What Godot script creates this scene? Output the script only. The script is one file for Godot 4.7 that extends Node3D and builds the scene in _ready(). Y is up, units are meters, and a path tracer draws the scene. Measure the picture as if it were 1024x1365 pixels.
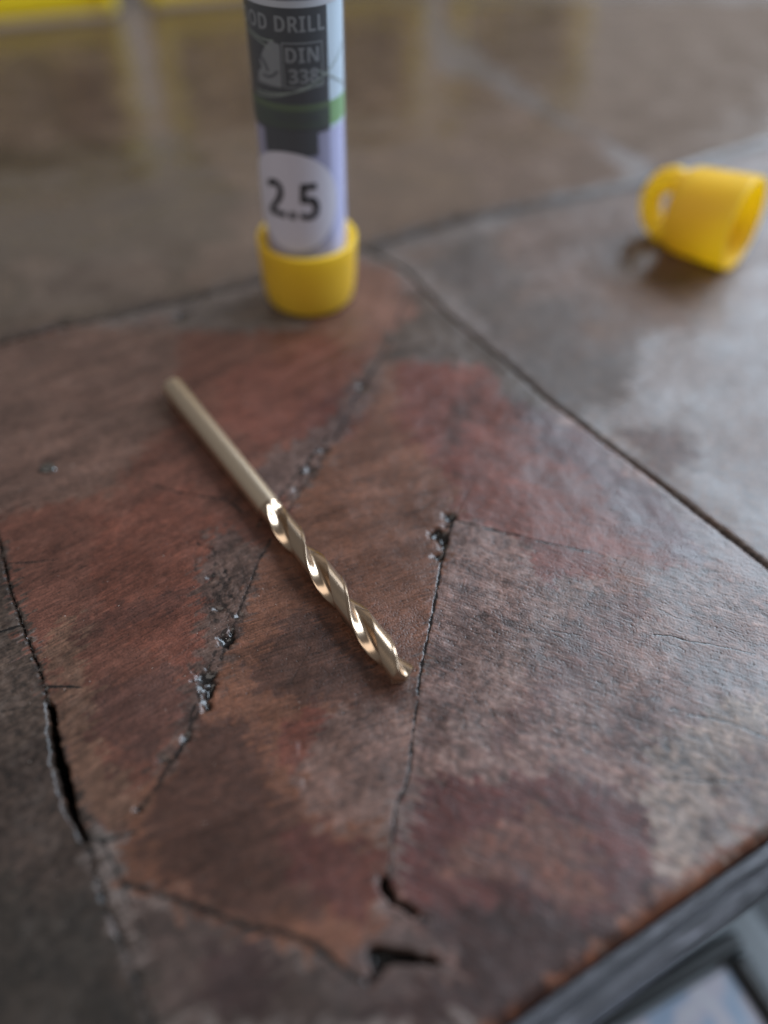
extends Node3D
# A twist drill bit on a worn wooden table top, its plastic tube and a loose yellow cap behind it.
# Lengths below are millimetres unless a name says otherwise; S turns them into metres.

const S := 0.001
const NEAR := Rect2(-64, -132, 124, 142)      # part of the table top that has the fine maps (x, z, wide, deep)
const FAR := Rect2(-160, -320, 320, 330)      # the whole table top, coarse maps
const NEAR_RES := 10.0
const FAR_RES := 4.0

# worn and stained areas of the wood: [colour, softness, strength, mottling, roughness, outline x, z, x, z ...]
const BLOCK_PATCHES := [
	["6e4d43", 1, 1, 0.25, 0.4, [-67.6, -101.6, 0.9, -101.6, -10.8, -67.1, -17.1, -45.3, -21.5, -29.4, -24, -24.5, -27.1, -24.1, -33.9, -35.7, -46.1, -57.3, -55.8, -69.1]],
	["705041", 0.8, 1, 0.25, 0.42, [0.9, -98.7, 15.5, -80.6, 8.8, -62.7, 4.6, -44.4, 2.5, -30.1, 0.5, -19.9, -1.4, -13, -11.7, -16.6, -23.2, -20.2, -24.1, -25.1, -18.8, -37.7, -14.9, -55.6, -6.4, -77.6]],
	["786461", 1, 1, 0.8, 0.44, [13.6, -80.6, 3.6, -118.8, 47.2, -51.3, 41.9, -27.9, 10.6, -9.6, -1.9, -11.4, 0.5, -19.9, 2.5, -30.1, 5.6, -49.3, 8.8, -62.7]],
	["544c48", 2.5, 1, 0.3, 0.4, [3.6, -116.5, 12.9, -103.6, 22, -90.5, 25.8, -79.1, 18.7, -80.6, 14.4, -92.2, 5.4, -94, 0.3, -92.2, -1.4, -101.6, 3.4, -107.7]],
	["6e4036", 2, 0.97, 0.3, 0.44, [2, -94, 14.4, -93.1, 18.8, -82.2, 25.1, -74.6, 32.4, -66.5, 37.8, -61.5, 36.4, -56.2, 30.7, -54.5, 25.2, -53.4, 21.3, -56.2, 16.3, -59.7, 9.1, -62.4, 8.6, -69.1, 1.9, -80.6]],
	["543a3c", 2, 0.9, 0.2, 0.4, [18.9, -83, 24.1, -82.2, 29.1, -74.6, 35.3, -66.5, 39.6, -59.7, 37.4, -56.5, 32.4, -57.9, 28.8, -62.7, 27.1, -69.1, 22.8, -73.2]],
	["7c5a4e", 3, 0.8, 0.2, 0.45, [-5.6, -123.6, 4.2, -116.5, 4.8, -104.6, -1.4, -95.9, -15, -94, -11.1, -105.6]],
	["704c3c", 1, 0.8, 0.3, 0.45, [25.7, -56.2, 32.2, -57.3, 31.2, -53.7, 26.8, -52.4]],
	["70423a", 0.8, 0.8, 0.3, 0.45, [17, -57.9, 22, -57.9, 22.5, -54, 17.7, -52.6]],
	["562c25", 1, 1, 0.55, 0.5, [1.7, -29.4, 9.3, -29.7, 16.6, -30.5, 20.7, -28.6, 24.8, -27.9, 24.3, -21.8, 22.8, -18.7, 15.6, -14.7, 3.1, -16.4, 0.9, -21.2]],
	["806856", 1.2, 0.38, 1, 0.55, [8.9, -25.1, 13.3, -27.2, 19.2, -24.5, 18.9, -18.7, 14.8, -18.1, 11.9, -20.6, 5.8, -19.9, 3.9, -21.8]],
	["382420", 2, 0.95, 0.4, 0.45, [2.5, -17.8, 12.3, -18.4, 17.2, -16.6, 22.8, -19, 25.7, -19.9, 10.6, -9.6, -1.9, -9.6, -1.9, -11.4, 5.5, -13.5]],
	["564846", 1.2, 0.9, 0.4, 0.5, [-0.5, -17.2, 5, -16.4, 5.5, -14.1, 3, -12.5, -2.5, -9.9, -7.9, -9.6, -6.9, -13, -2.6, -13.5]],
	["4a3f3b", 0.6, 1, 0.5, 0.5, [-22.9, -19.6, -11.6, -16.1, -2, -11.9, -1.9, -9.6, -18.3, -9.6]],
	["3a2828", 1.5, 0.8, 0.3, 0.45, [-15.2, -14.7, -10.9, -15.2, -8.1, -11.9, -12.7, -9.6, -15.2, -10.9]],
	["4e3831", 1.8, 0.9, 0.3, 0.42, [-20, -35.6, -12.3, -35.6, -10.1, -27.9, -4.9, -23.8, -3.4, -19.3, -5.9, -16.9, -15.1, -18.4, -21, -21.8, -21.5, -27.9]],
	["705c56", 1.2, 0.85, 0.6, 0.5, [-9, -32.4, -5.6, -37.2, 2.2, -37.7, 3.3, -32.4, 2.6, -27.9, -0.5, -24.5, -5, -25.1, -8.6, -27.2]],
	["683c32", 1, 0.7, 0.3, 0.45, [-10.4, -35.6, -7.9, -38.1, -5.9, -36, -7.9, -31.6, -10, -30.1, -11.1, -32.4]],
	["56302a", 1.5, 0.8, 0.4, 0.45, [-8.5, -25.1, -0.8, -23.8, 0.5, -19.3, -2.1, -16.6, -6, -18.4, -9, -23.1]],
	["503a33", 1.5, 0.8, 0.3, 0.45, [-10.4, -50.3, -1, -40.7, 3.8, -40.3, 2.2, -38.1, -5.6, -37.2, -9.4, -37.2, -14.1, -40.7]],
	["6e453a", 1.5, 0.8, 0.3, 0.44, [-35.7, -62.7, -25.3, -67.8, -18.7, -61.5, -20.3, -50.3, -20.2, -42.5, -29.6, -44.4, -34.6, -54.5]],
	["563f3a", 1.5, 0.7, 0.3, 0.42, [-30.9, -39.8, -22.6, -41.6, -19.4, -38.1, -23.1, -32.4, -30.2, -34]],
	["70605a", 3, 0.75, 0.3, 0.4, [-66.2, -97.7, -32.8, -105.6, -29.6, -80.6, -35, -67.8, -47.8, -62.7, -53.4, -62.7]],
	["725e50", 1.2, 0.7, 0.5, 0.5, [-37, -44.4, -35.2, -50.3, -28.3, -32.4, -22.3, -27.9, -25, -24.3, -27.6, -25.1, -32.5, -34]],
	["70473d", 2.5, 0.85, 0.25, 0.44, [-23.6, -90.5, -10.8, -99.6, -2.5, -94, -8.4, -77.6, -16.4, -74.6, -22, -79.1]],
	["683a32", 2, 0.8, 0.25, 0.44, [-9.8, -83.8, -1.3, -88.8, -3.3, -79.1, -8.3, -74.6]],
	["5c504e", 1, 0.85, 0.7, 0.4, [-0.8, -95.9, -3.6, -91.3, -8.5, -79.1, -15.9, -74.6, -17.4, -66.5, -11.1, -64.9, -6.3, -76.1, 0, -87.9]],
	["584c49", 0.8, 0.85, 0.8, 0.4, [-21, -61.5, -16.1, -59.1, -14.3, -56.8, -15.9, -47.3, -17, -42.1, -19.2, -35.6, -21.4, -29, -22.5, -30.1, -20.4, -38.1, -20, -44.4, -22.1, -54.5]],
	["706969", 0.5, 0.85, 0.5, 0.5, [0.7, -27.9, 2.4, -27.9, 1.2, -19.6, -0.5, -19.6]],
	["7e787b", 2.5, 0.7, 0.7, 0.5, [31.6, -54.5, 44.5, -52.4, 39.2, -32.4, 33.1, -37.2, 28.7, -45.3]],
	["88827c", 1.5, 0.75, 1, 0.55, [27.7, -34, 41.2, -40.7, 36.3, -25.8, 25.7, -19.9, 24.3, -23.1, 24.3, -28.6]],
	["767276", 1.5, 0.8, 0.3, 0.4, [33.9, -73.2, 45.4, -55.1, 44.8, -49.3, 37.3, -59.7]],
	["685452", 2, 0.7, 0.5, 0.5, [16.1, -50.3, 26.6, -51.3, 28.5, -44.4, 19.2, -37.2, 14.1, -40.7]],
	["5c4442", 0.9, 0.6, 0.5, 0.48, [9.4, -31.6, 14.6, -38.1, 24.1, -47.3, 29.1, -51.3, 30.6, -50.3, 21.4, -41.6, 14.2, -34.8, 10.8, -30.9]],
	["64504c", 0.9, 0.6, 0.6, 0.48, [16.5, -29.4, 23.5, -35.6, 33.4, -44.4, 39.4, -48.2, 40.5, -46.3, 30.2, -38.1, 22.7, -31.6, 17.8, -28.6]],
	["7e706c", 0.9, 0.5, 0.9, 0.5, [5.8, -32.4, 10.2, -40.7, 17.8, -50.3, 24.3, -53.4, 24.8, -51.3, 18, -45.3, 11.4, -36.4, 7.2, -30.9]],
	["584644", 0.7, 0.6, 0.5, 0.48, [3.5, -31.6, 5.4, -40.7, 7.5, -50.3, 11.3, -54.5, 9.9, -48.2, 7, -40.7, 5.8, -32.4]],
	["5c4a46", 0.8, 0.6, 0.5, 0.5, [28.7, -23.8, 32.2, -28.6, 39.5, -35.6, 39.4, -33.2, 32.8, -25.8, 29, -22.5]],
	["463430", 0.8, 0.55, 0.3, 0.4, [8.2, -80.6, 11.8, -87.1, 15.3, -90.5, 13.8, -85.4, 8.9, -74.6, 7.3, -73.2]],
	["463430", 0.8, 0.5, 0.3, 0.4, [-26.7, -31.6, -21.5, -35.6, -18.8, -38.1, -19.1, -35.6, -23.1, -32, -26.2, -29.4]],
	["46322d", 0.7, 0.5, 0.3, 0.42, [-34.5, -47.3, -28.4, -50.3, -21.9, -52.4, -22, -50.3, -27.8, -47.3, -32.9, -44.4]],
	["7c5440", 0.45, 0.95, 0.3, 0.5, [35.3, -25.4, 23, -18.4, 17.5, -14.9, 10.8, -11, 7.6, -9.1, 10.5, -8.6, 15.3, -11.9, 22.1, -15.7, 27.3, -18.5, 36.6, -23.8]],
]
const LEFT_PATCHES := [
	["403731", 1, 1, 1, 0.5, [-69.4, -69.1, -46.7, -59.1, -27, -23.6, -15.8, -6.9, -41.3, -6.9]],
	["50463f", 2, 0.8, 1, 0.5, [-52.3, -54.5, -42.5, -50.3, -34.4, -35.6, -38, -32.4, -45.4, -36.4]],
	["2c2722", 3, 0.85, 1, 0.5, [-39.2, -19.9, -26, -19.9, -22.9, -15.2, -18, -7.9, -34.7, -7.9]],
]
const FAR_PATCHES := [
	["6c625b", 4, 1, 0.12, 0.21, [-202, -263.9, 10.6, -263.9, 18.2, -139.5, -3.7, -126.1, -32.9, -110.2, -59.4, -98.1, -95.6, -80.6]],
	["706863", 4, 1, 0.12, 0.21, [10.6, -263.9, 196.7, -263.9, 140.8, -164.9, 55.9, -154.8, 38.9, -184]],
	["6e625a", 4, 0.8, 0.12, 0.21, [-5.8, -201.5, 20, -206.2, 43.7, -172.2, 51, -153.1, 18, -136.7, -3, -128.6]],
	["58524a", 6, 0.8, 0.12, 0.21, [-89.1, -164.9, -42.7, -172.2, -26.6, -145.4, -34.3, -114.2, -60.5, -101.6, -71.5, -105.6]],
	["6a625c", 4, 0.8, 0.12, 0.21, [-63, -121.2, -40.4, -126.1, -36.4, -112, -58.2, -105.6]],
	["605650", 6, 0.7, 0.12, 0.21, [-84.9, -211.1, -68, -211.1, -59.1, -172.2, -72.1, -172.2]],
	["6c5f58", 3, 1, 0.4, 0.42, [3.7, -123.6, 49, -149.3, 175.7, -226.8, 78.5, -40.7, 47.2, -51.3]],
	["564c46", 4, 0.9, 0.3, 0.62, [13.3, -109.8, 30.6, -109.8, 39.5, -99.6, 35.7, -87.1, 26, -80.6, 19.8, -90.5]],
	["524a44", 4, 0.85, 0.3, 0.6, [6.3, -121.2, 17.5, -131.3, 23.7, -114.2, 15.3, -103.6]],
	["685446", 5, 0.8, 0.3, 0.6, [35.9, -118.8, 56.5, -114.2, 45.4, -99.6, 28.4, -95.9]],
	["5c4c48", 3, 0.8, 0.4, 0.6, [33.3, -80.6, 43, -77.6, 41.5, -71.8, 35.2, -70.4]],
	["6c625e", 5, 0.8, 0.4, 0.46, [44, -94, 61.8, -105.6, 50.8, -61.5, 42, -66.5]],
]

# joints and cracks: [outline, width at start, width at end, depth, jitter]
const JOINT_LEFT := [-66, -90, -56, -76, -46.4, -58.4, -42.9, -51.5, -40.0, -46.7, -37.1, -42.1, -35.5, -39.4, -33.9, -35.7, -32.1, -32.5, -30.3, -29.2, -28.5, -25.7, -27.0, -23.6, -25.8, -21.1, -23.9, -18.1, -21.9, -15.2, -20.1, -12.5, -18.3, -9.6, -11, 0, -4, 10]
const JOINT_RIGHT := [-3.7, -125.8, 3.6, -118.8, 10.6, -105.6, 17.0, -95.9, 20.8, -89.6, 23.5, -85.1, 27.1, -80.6, 32.0, -73.9, 37.2, -66.5, 41.3, -60.8, 45.4, -55.1, 52, -45, 58.5, -36.2]
const JOINT_BACK := [-165, -52, -100, -81, -66, -95.0, -59.4, -98.1, -51.0, -102.4, -42.0, -105.6, -32.9, -110.2, -23.2, -114.0, -3.7, -125.8, 14.9, -136.4, 36.7, -144.5, 49.0, -149.3, 82.3, -168.5, 165, -214]
const JOINT_REAR := [-45, -325, 9.4, -224.1, 19.8, -208.6, 28.8, -195.6, 38.7, -181.2, 48.1, -170.4, 53.1, -160.4, 57, -152.6]
const JOINT_OUTER := [-66, -95, -66, -60, -62, -20, -60, 12]
const SEAM_A := [4, -112, 2, -104, 0.9, -98.7, -1.3, -92.2, -3.5, -87.1, -6.4, -77.6, -8.7, -72.5, -10.8, -67.1, -13, -61.5, -14.9, -55.6, -16, -50.3, -17.1, -45.3, -17.8, -41.6, -18.8, -37.7, -19.6, -33.6, -21, -30.9, -21.5, -29, -23.1, -26.6, -24.1, -25.1]
const SEAM_B := [8.8, -62.9, 7.8, -59.7, 6.8, -55.6, 6.1, -51.8, 5.4, -48.2, 4.6, -44.4, 3.8, -40.7, 3.4, -37.2, 2.8, -33.6, 2.5, -30.1, 1.8, -28.1, 1.1, -26.9, 0.8, -23.8, 0.4, -19.9]
const EDGE_AT := Vector2(35.2, -24.0)
const EDGE_ALONG := Vector2(0.8721, -0.4893)
const EDGE_OUT := Vector2(0.4893, 0.8721)

var near_carve: PackedFloat32Array
var thin: PackedFloat32Array
var far_thin: PackedFloat32Array
var far_carve: PackedFloat32Array
var used := {}
var swell := FastNoiseLite.new()


func _ready() -> void:
	set_view()
	set_light()
	build_table()
	build_below()
	build_drill()
	build_tube()
	build_loose_cap()
	build_cases()
	build_dust()


func set_view() -> void:
	var cam := Camera3D.new()
	cam.name = "camera"
	cam.position = Vector3(0, 0.07316, 0)
	cam.rotation_degrees = Vector3(-49, 0, 0)
	cam.near = 0.01
	cam.far = 20.0
	cam.fov = 67.0
	var lens := CameraAttributesPhysical.new()
	lens.frustum_focal_length = 18.13
	lens.frustum_focus_distance = 0.086
	lens.frustum_near = 0.01
	lens.frustum_far = 20.0
	lens.exposure_aperture = 3.9
	cam.attributes = lens
	add_child(cam)
	cam.current = true


func set_light() -> void:
	var e := Environment.new()
	e.background_mode = Environment.BG_COLOR
	e.background_color = Color(0.16, 0.16, 0.165).linear_to_srgb()
	e.tonemap_mode = Environment.TONE_MAPPER_LINEAR
	e.tonemap_exposure = 1.1
	e.sdfgi_enabled = true
	e.ssao_enabled = true
	e.ssil_enabled = true
	var w := WorldEnvironment.new()
	w.name = "surroundings"
	w.environment = e
	add_child(w)
	area("unseen_right_light", Vector3(0.57, 0.535, -0.385), Vector3(0, 0, -0.07), Vector2(0.95, 0.45), 1.42, Color(0.86, 0.93, 1.0))  # out of view, placed to light the table from the back right
	area("unseen_back_light", Vector3(0, 0.62, -1.6), Vector3(0, 0.1, -0.1), Vector2(2.6, 0.7), 0.17, Color(1.0, 0.95, 0.89))  # out of view, placed to put a sheen on the far boards
	area("unseen_front_light", Vector3(-0.45, 0.95, 0.45), Vector3(0, 0, -0.1), Vector2(0.9, 0.7), 0.36, Color(1.0, 0.97, 0.94))  # out of view behind the camera, lights the fronts of tube and cases


func area(called: String, at: Vector3, to: Vector3, size: Vector2, energy: float, tint: Color) -> void:
	var l := AreaLight3D.new()
	l.name = called
	l.area_size = size
	l.light_energy = energy
	l.light_color = tint
	l.area_range = 10.0
	l.area_attenuation = 2.0
	l.shadow_enabled = true
	add_child(l)
	l.look_at_from_position(at, to)


# ---------------------------------------------------------------- helpers

func numbered(called: String) -> String:
	var n: int = used.get(called, 0)
	used[called] = n + 1
	return called if n == 0 else "%s_%03d" % [called, n]


func thing(called: String, label: String, category: String, at := Vector3.ZERO, group := "") -> Node3D:
	var o := Node3D.new()
	o.name = numbered(called)
	add_child(o, true)
	o.position = at * S
	o.set_meta("label", label)
	o.set_meta("category", category)
	if group:
		o.set_meta("group", group)
	return o


func part(called: String, m: Mesh, mat: Material, parent: Node3D, at := Vector3.ZERO) -> MeshInstance3D:
	var o := MeshInstance3D.new()
	o.name = called
	o.mesh = m
	o.material_override = mat
	o.position = at * S
	parent.add_child(o, true)
	return o


func paint(c: Color, rough: float, metal := 0.0, coat := 0.0) -> StandardMaterial3D:
	var m := StandardMaterial3D.new()
	m.albedo_color = c
	m.roughness = rough
	m.metallic = metal
	if coat > 0.0:
		m.clearcoat_enabled = true
		m.clearcoat = coat
		m.clearcoat_roughness = 0.08
	return m


func texture(data: PackedByteArray, w: int, h: int, format: int) -> ImageTexture:
	return ImageTexture.create_from_image(Image.create_from_data(w, h, false, format, data))


func noise(seed_: int, freq: float, octaves := 3, kind := FastNoiseLite.TYPE_SIMPLEX_SMOOTH) -> FastNoiseLite:
	var n := FastNoiseLite.new()
	n.noise_type = kind
	n.seed = seed_
	n.frequency = freq
	n.fractal_type = FastNoiseLite.FRACTAL_FBM
	n.fractal_octaves = octaves
	return n


func arrays_mesh(v: PackedVector3Array, n: PackedVector3Array, idx: PackedInt32Array, uv := PackedVector2Array()) -> ArrayMesh:
	var a := []
	a.resize(Mesh.ARRAY_MAX)
	a[Mesh.ARRAY_VERTEX] = v
	a[Mesh.ARRAY_NORMAL] = n
	if uv.size():
		a[Mesh.ARRAY_TEX_UV] = uv
	a[Mesh.ARRAY_INDEX] = idx
	var m := ArrayMesh.new()
	m.add_surface_from_arrays(Mesh.PRIMITIVE_TRIANGLES, a)
	return m


# a grid of points in millimetres, rows x columns, to a smooth mesh
func grid_mesh(p: PackedVector3Array, rows: int, cols: int, wrap := false, flip := false) -> ArrayMesh:
	var v := PackedVector3Array()
	var n := PackedVector3Array()
	var idx := PackedInt32Array()
	var uv := PackedVector2Array()
	v.resize(rows * cols)
	n.resize(rows * cols)
	uv.resize(rows * cols)
	for r in rows:
		for c in cols:
			var i := r * cols + c
			var cl := (c + cols - 1) % cols if wrap else maxi(c - 1, 0)
			var cr := (c + 1) % cols if wrap else mini(c + 1, cols - 1)
			var a := p[r * cols + cr] - p[r * cols + cl]
			var b := p[mini(r + 1, rows - 1) * cols + c] - p[maxi(r - 1, 0) * cols + c]
			var k := a.cross(b)
			n[i] = (k if not flip else -k).normalized() if k.length_squared() > 1e-12 else Vector3.UP
			v[i] = p[i] * S
			uv[i] = Vector2(c / float(cols), r / float(rows))
	for r in rows - 1:
		for c in (cols if wrap else cols - 1):
			var c2 := (c + 1) % cols
			var q := [r * cols + c, r * cols + c2, (r + 1) * cols + c2, (r + 1) * cols + c]
			var tri := [q[0], q[2], q[1], q[0], q[3], q[2]]
			if flip:
				tri = [q[0], q[1], q[2], q[0], q[2], q[3]]
			for t in tri:
				idx.append(t)
	return arrays_mesh(v, n, idx, uv)


# profile of (radius, height) turned about the y axis; corners are kept by giving close points
func lathe(profile: Array, segments := 72) -> ArrayMesh:
	var p := PackedVector3Array()
	for r: Vector2 in profile:
		for s in segments:
			var a := TAU * s / segments
			p.append(Vector3(r.x * sin(a), r.y, r.x * cos(a)))
	return grid_mesh(p, profile.size(), segments, true)


# part of an upright tube between two angles
func sector(radius: float, low: float, high: float, from: float, to: float) -> ArrayMesh:
	var p := PackedVector3Array()
	var cols := 49
	for y in [low, high]:
		for s in cols:
			var a := lerpf(from, to, s / float(cols - 1))
			p.append(Vector3(radius * sin(a), y, radius * cos(a)))
	return grid_mesh(p, 2, cols)


# rounds the corners of a profile
func rounded(profile: Array, radius: float, steps := 5) -> Array:
	var out := [profile[0]]
	for i in range(1, profile.size() - 1):
		var b: Vector2 = profile[i]
		var to_a: Vector2 = profile[i - 1] - b
		var to_c: Vector2 = profile[i + 1] - b
		var r := minf(radius, 0.45 * minf(to_a.length(), to_c.length()))
		var s := b + to_a.normalized() * r
		var t := b + to_c.normalized() * r
		for k in steps + 1:
			var u := k / float(steps)
			out.append(s.lerp(b, u).lerp(b.lerp(t, u), u))
	out.append(profile[-1])
	return out


func rounded_box(size: Vector3, r: float) -> ArrayMesh:
	var st := SurfaceTool.new()
	st.begin(Mesh.PRIMITIVE_TRIANGLES)
	var h := size / 2.0 - Vector3.ONE * r
	var steps := 4
	for axis in 3:
		for side in [-1.0, 1.0]:
			var u := (axis + 1) % 3
			var w := (axis + 2) % 3
			var ticks := []
			for k in steps + 1:
				ticks.append(k / float(steps) * 0.5 * PI / 2)
			# coordinates along each of the two directions: rounded rim, flat middle, rounded rim
			var along := func(half: float) -> Array:
				var line := []
				for k in steps + 1:
					line.append([-half, -tan(PI / 4 * (1.0 - k / float(steps)))])
				for k in steps + 1:
					line.append([half, tan(PI / 4 * k / float(steps))])
				return line
			var lu: Array = along.call(h[u])
			var lw: Array = along.call(h[w])
			var pts := []
			var nor := []
			for a in lu:
				for b in lw:
					var d := Vector3.ZERO
					d[axis] = side
					d[u] = a[1]
					d[w] = b[1]
					d = d.normalized()
					var q := d * r
					q[axis] += side * h[axis]
					q[u] += a[0]
					q[w] += b[0]
					pts.append(q * S)
					nor.append(d)
			var m := lw.size()
			for i in lu.size() - 1:
				for j in m - 1:
					var q := [i * m + j, (i + 1) * m + j, (i + 1) * m + j + 1, i * m + j + 1]
					var order := [q[0], q[2], q[1], q[0], q[3], q[2]] if side > 0 else [q[0], q[1], q[2], q[0], q[2], q[3]]
					for t in order:
						st.set_normal(nor[t])
						st.add_vertex(pts[t])
	return st.commit()


# ---------------------------------------------------------------- wood maps

func points_of(flat: Array) -> PackedVector2Array:
	var out := PackedVector2Array()
	for i in range(0, flat.size(), 2):
		out.append(Vector2(flat[i], flat[i + 1]))
	return out


func edge_distance(p: Vector2) -> float:
	return (p - EDGE_AT).dot(EDGE_OUT)


# the colour, mottling (alpha) and roughness of a stretch of wood before its fine grain, at a coarse step
func lay_patches(area_: Rect2, step_res: float, patches: Array, seed_: int) -> Array:
	var w := int(area_.size.x * step_res)
	var h := int(area_.size.y * step_res)
	var col := PackedVector3Array()
	var mot := PackedFloat32Array()
	var rough := PackedFloat32Array()
	col.resize(w * h)
	mot.resize(w * h)
	rough.resize(w * h)
	col.fill(Vector3(0.36, 0.31, 0.29))
	mot.fill(0.4)
	rough.fill(0.45)
	var n := noise(seed_, 0.12, 3)
	for pt: Array in patches:
		var c0 := Color(pt[0] as String)
		var c := Vector3(c0.r * 0.815, c0.g * 0.725, c0.b * 0.665)
		var soft: float = (pt[1] as float) * 0.42
		var line := points_of(pt[5])
		var box := Rect2(line[0], Vector2.ZERO)
		for q in line:
			box = box.expand(q)
		box = box.grow(soft * 2.5)
		var x0 := clampi(int((box.position.x - area_.position.x) * step_res), 0, w)
		var x1 := clampi(int((box.end.x - area_.position.x) * step_res) + 1, 0, w)
		var y0 := clampi(int((box.position.y - area_.position.y) * step_res), 0, h)
		var y1 := clampi(int((box.end.y - area_.position.y) * step_res) + 1, 0, h)
		if x1 <= x0 or y1 <= y0:
			continue
		# signed distance by a blurred mask: fill the outline, then measure to its sides
		for y in range(y0, y1):
			var z := area_.position.y + (y + 0.5) / step_res
			for x in range(x0, x1):
				var q := Vector2(area_.position.x + (x + 0.5) / step_res, z)
				var best := 1e9
				var inside := false
				var j := line.size() - 1
				for i in line.size():
					var a := line[j]
					var b := line[i]
					if (b.y > z) != (a.y > z) and q.x < (a.x - b.x) * (z - b.y) / (a.y - b.y) + b.x:
						inside = not inside
					var ab := b - a
					var t := clampf((q - a).dot(ab) / ab.length_squared(), 0.0, 1.0)
					best = minf(best, q.distance_squared_to(a + ab * t))
					j = i
				var d := sqrt(best) * (1.0 if inside else -1.0) + n.get_noise_2d(q.x, q.y) * soft * 2.2
				var s := smoothstep(-soft, soft, d) * (pt[2] as float)
				if s > 0.0:
					var k := y * w + x
					col[k] = col[k].lerp(c, s)
					mot[k] = lerpf(mot[k], pt[3], s)
					rough[k] = lerpf(rough[k], pt[4], s)
	var bytes := PackedByteArray()
	bytes.resize(w * h * 4)
	var rb := PackedByteArray()
	rb.resize(w * h)
	for k in w * h:
		bytes[k * 4] = int(clampf(col[k].x, 0, 1) * 255)
		bytes[k * 4 + 1] = int(clampf(col[k].y, 0, 1) * 255)
		bytes[k * 4 + 2] = int(clampf(col[k].z, 0, 1) * 255)
		bytes[k * 4 + 3] = int(mot[k] * 255)
		rb[k] = int(rough[k] * 255)
	return [Image.create_from_data(w, h, false, Image.FORMAT_RGBA8, bytes), Image.create_from_data(w, h, false, Image.FORMAT_L8, rb)]


# cuts a crack into a field of depths (mm)
func cut(field: PackedFloat32Array, area_: Rect2, res: float, flat: Array, w0: float, w1: float, depth: float, jitter: float, seed_: int, round_ := 0.0) -> void:
	var w := int(area_.size.x * res)
	var h := int(area_.size.y * res)
	var pts := points_of(flat)
	var n := noise(seed_, 0.9, 3)
	var total := 0.0
	for i in pts.size() - 1:
		total += pts[i].distance_to(pts[i + 1])
	var gone := 0.0
	for i in pts.size() - 1:
		var a := pts[i]
		var b := pts[i + 1]
		var length := a.distance_to(b)
		var reach := maxf(w0, w1) + jitter * 2.0 + round_ + 1.0 / res
		var box := Rect2(a, Vector2.ZERO).expand(b).grow(reach)
		var x0 := clampi(int((box.position.x - area_.position.x) * res), 0, w)
		var x1 := clampi(int((box.end.x - area_.position.x) * res) + 1, 0, w)
		var y0 := clampi(int((box.position.y - area_.position.y) * res), 0, h)
		var y1 := clampi(int((box.end.y - area_.position.y) * res) + 1, 0, h)
		var ab := b - a
		for y in range(y0, y1):
			var z := area_.position.y + (y + 0.5) / res
			for x in range(x0, x1):
				var q := Vector2(area_.position.x + (x + 0.5) / res, z)
				var t := clampf((q - a).dot(ab) / ab.length_squared(), 0.0, 1.0)
				var off := q.distance_to(a + ab * t)
				if off > reach:
					continue
				var wob := n.get_noise_2d(q.x, q.y)
				var wide := lerpf(w0, w1, (gone + length * t) / total)
				wide *= 1.0 + 0.7 * n.get_noise_2d(q.x * 0.5 + 40.0, q.y * 0.5)
				var d := absf(off + wob * jitter)
				var k := y * w + x
				var deep := depth * (1.0 - smoothstep(wide * 0.25, wide * 0.6, d))
				if round_ > 0.0:
					var u := clampf(1.0 - d / (wide * 0.5 + round_), 0.0, 1.0)
					deep = maxf(deep, 0.35 * u * u)
				if deep > field[k]:
					field[k] = deep
		gone += length


func pit(field: PackedFloat32Array, area_: Rect2, res: float, at: Vector2, rx: float, rz: float, depth: float, seed_: int, power := 2.0) -> void:
	var w := int(area_.size.x * res)
	var h := int(area_.size.y * res)
	var n := noise(seed_, 0.8, 2)
	var r := maxf(rx, rz) * 1.6
	for y in range(clampi(int((at.y - r - area_.position.y) * res), 0, h), clampi(int((at.y + r - area_.position.y) * res), 0, h)):
		for x in range(clampi(int((at.x - r - area_.position.x) * res), 0, w), clampi(int((at.x + r - area_.position.x) * res), 0, w)):
			var q := Vector2(area_.position.x + (x + 0.5) / res, area_.position.y + (y + 0.5) / res) - at
			var d := sqrt(q.x * q.x / (rx * rx) + q.y * q.y / (rz * rz)) * (1.0 + 0.55 * n.get_noise_2d(q.x + at.x, q.y + at.y))
			if d < 1.0:
				var deep := depth * (1.0 - pow(d, power))
				if deep > field[y * w + x]:
					field[y * w + x] = deep


func x_on(line: PackedVector2Array, z: float) -> float:
	for i in line.size() - 1:
		if z <= line[i + 1].y:
			return lerpf(line[i].x, line[i + 1].x, clampf((z - line[i].y) / (line[i + 1].y - line[i].y), 0, 1))
	return line[-1].x


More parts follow.
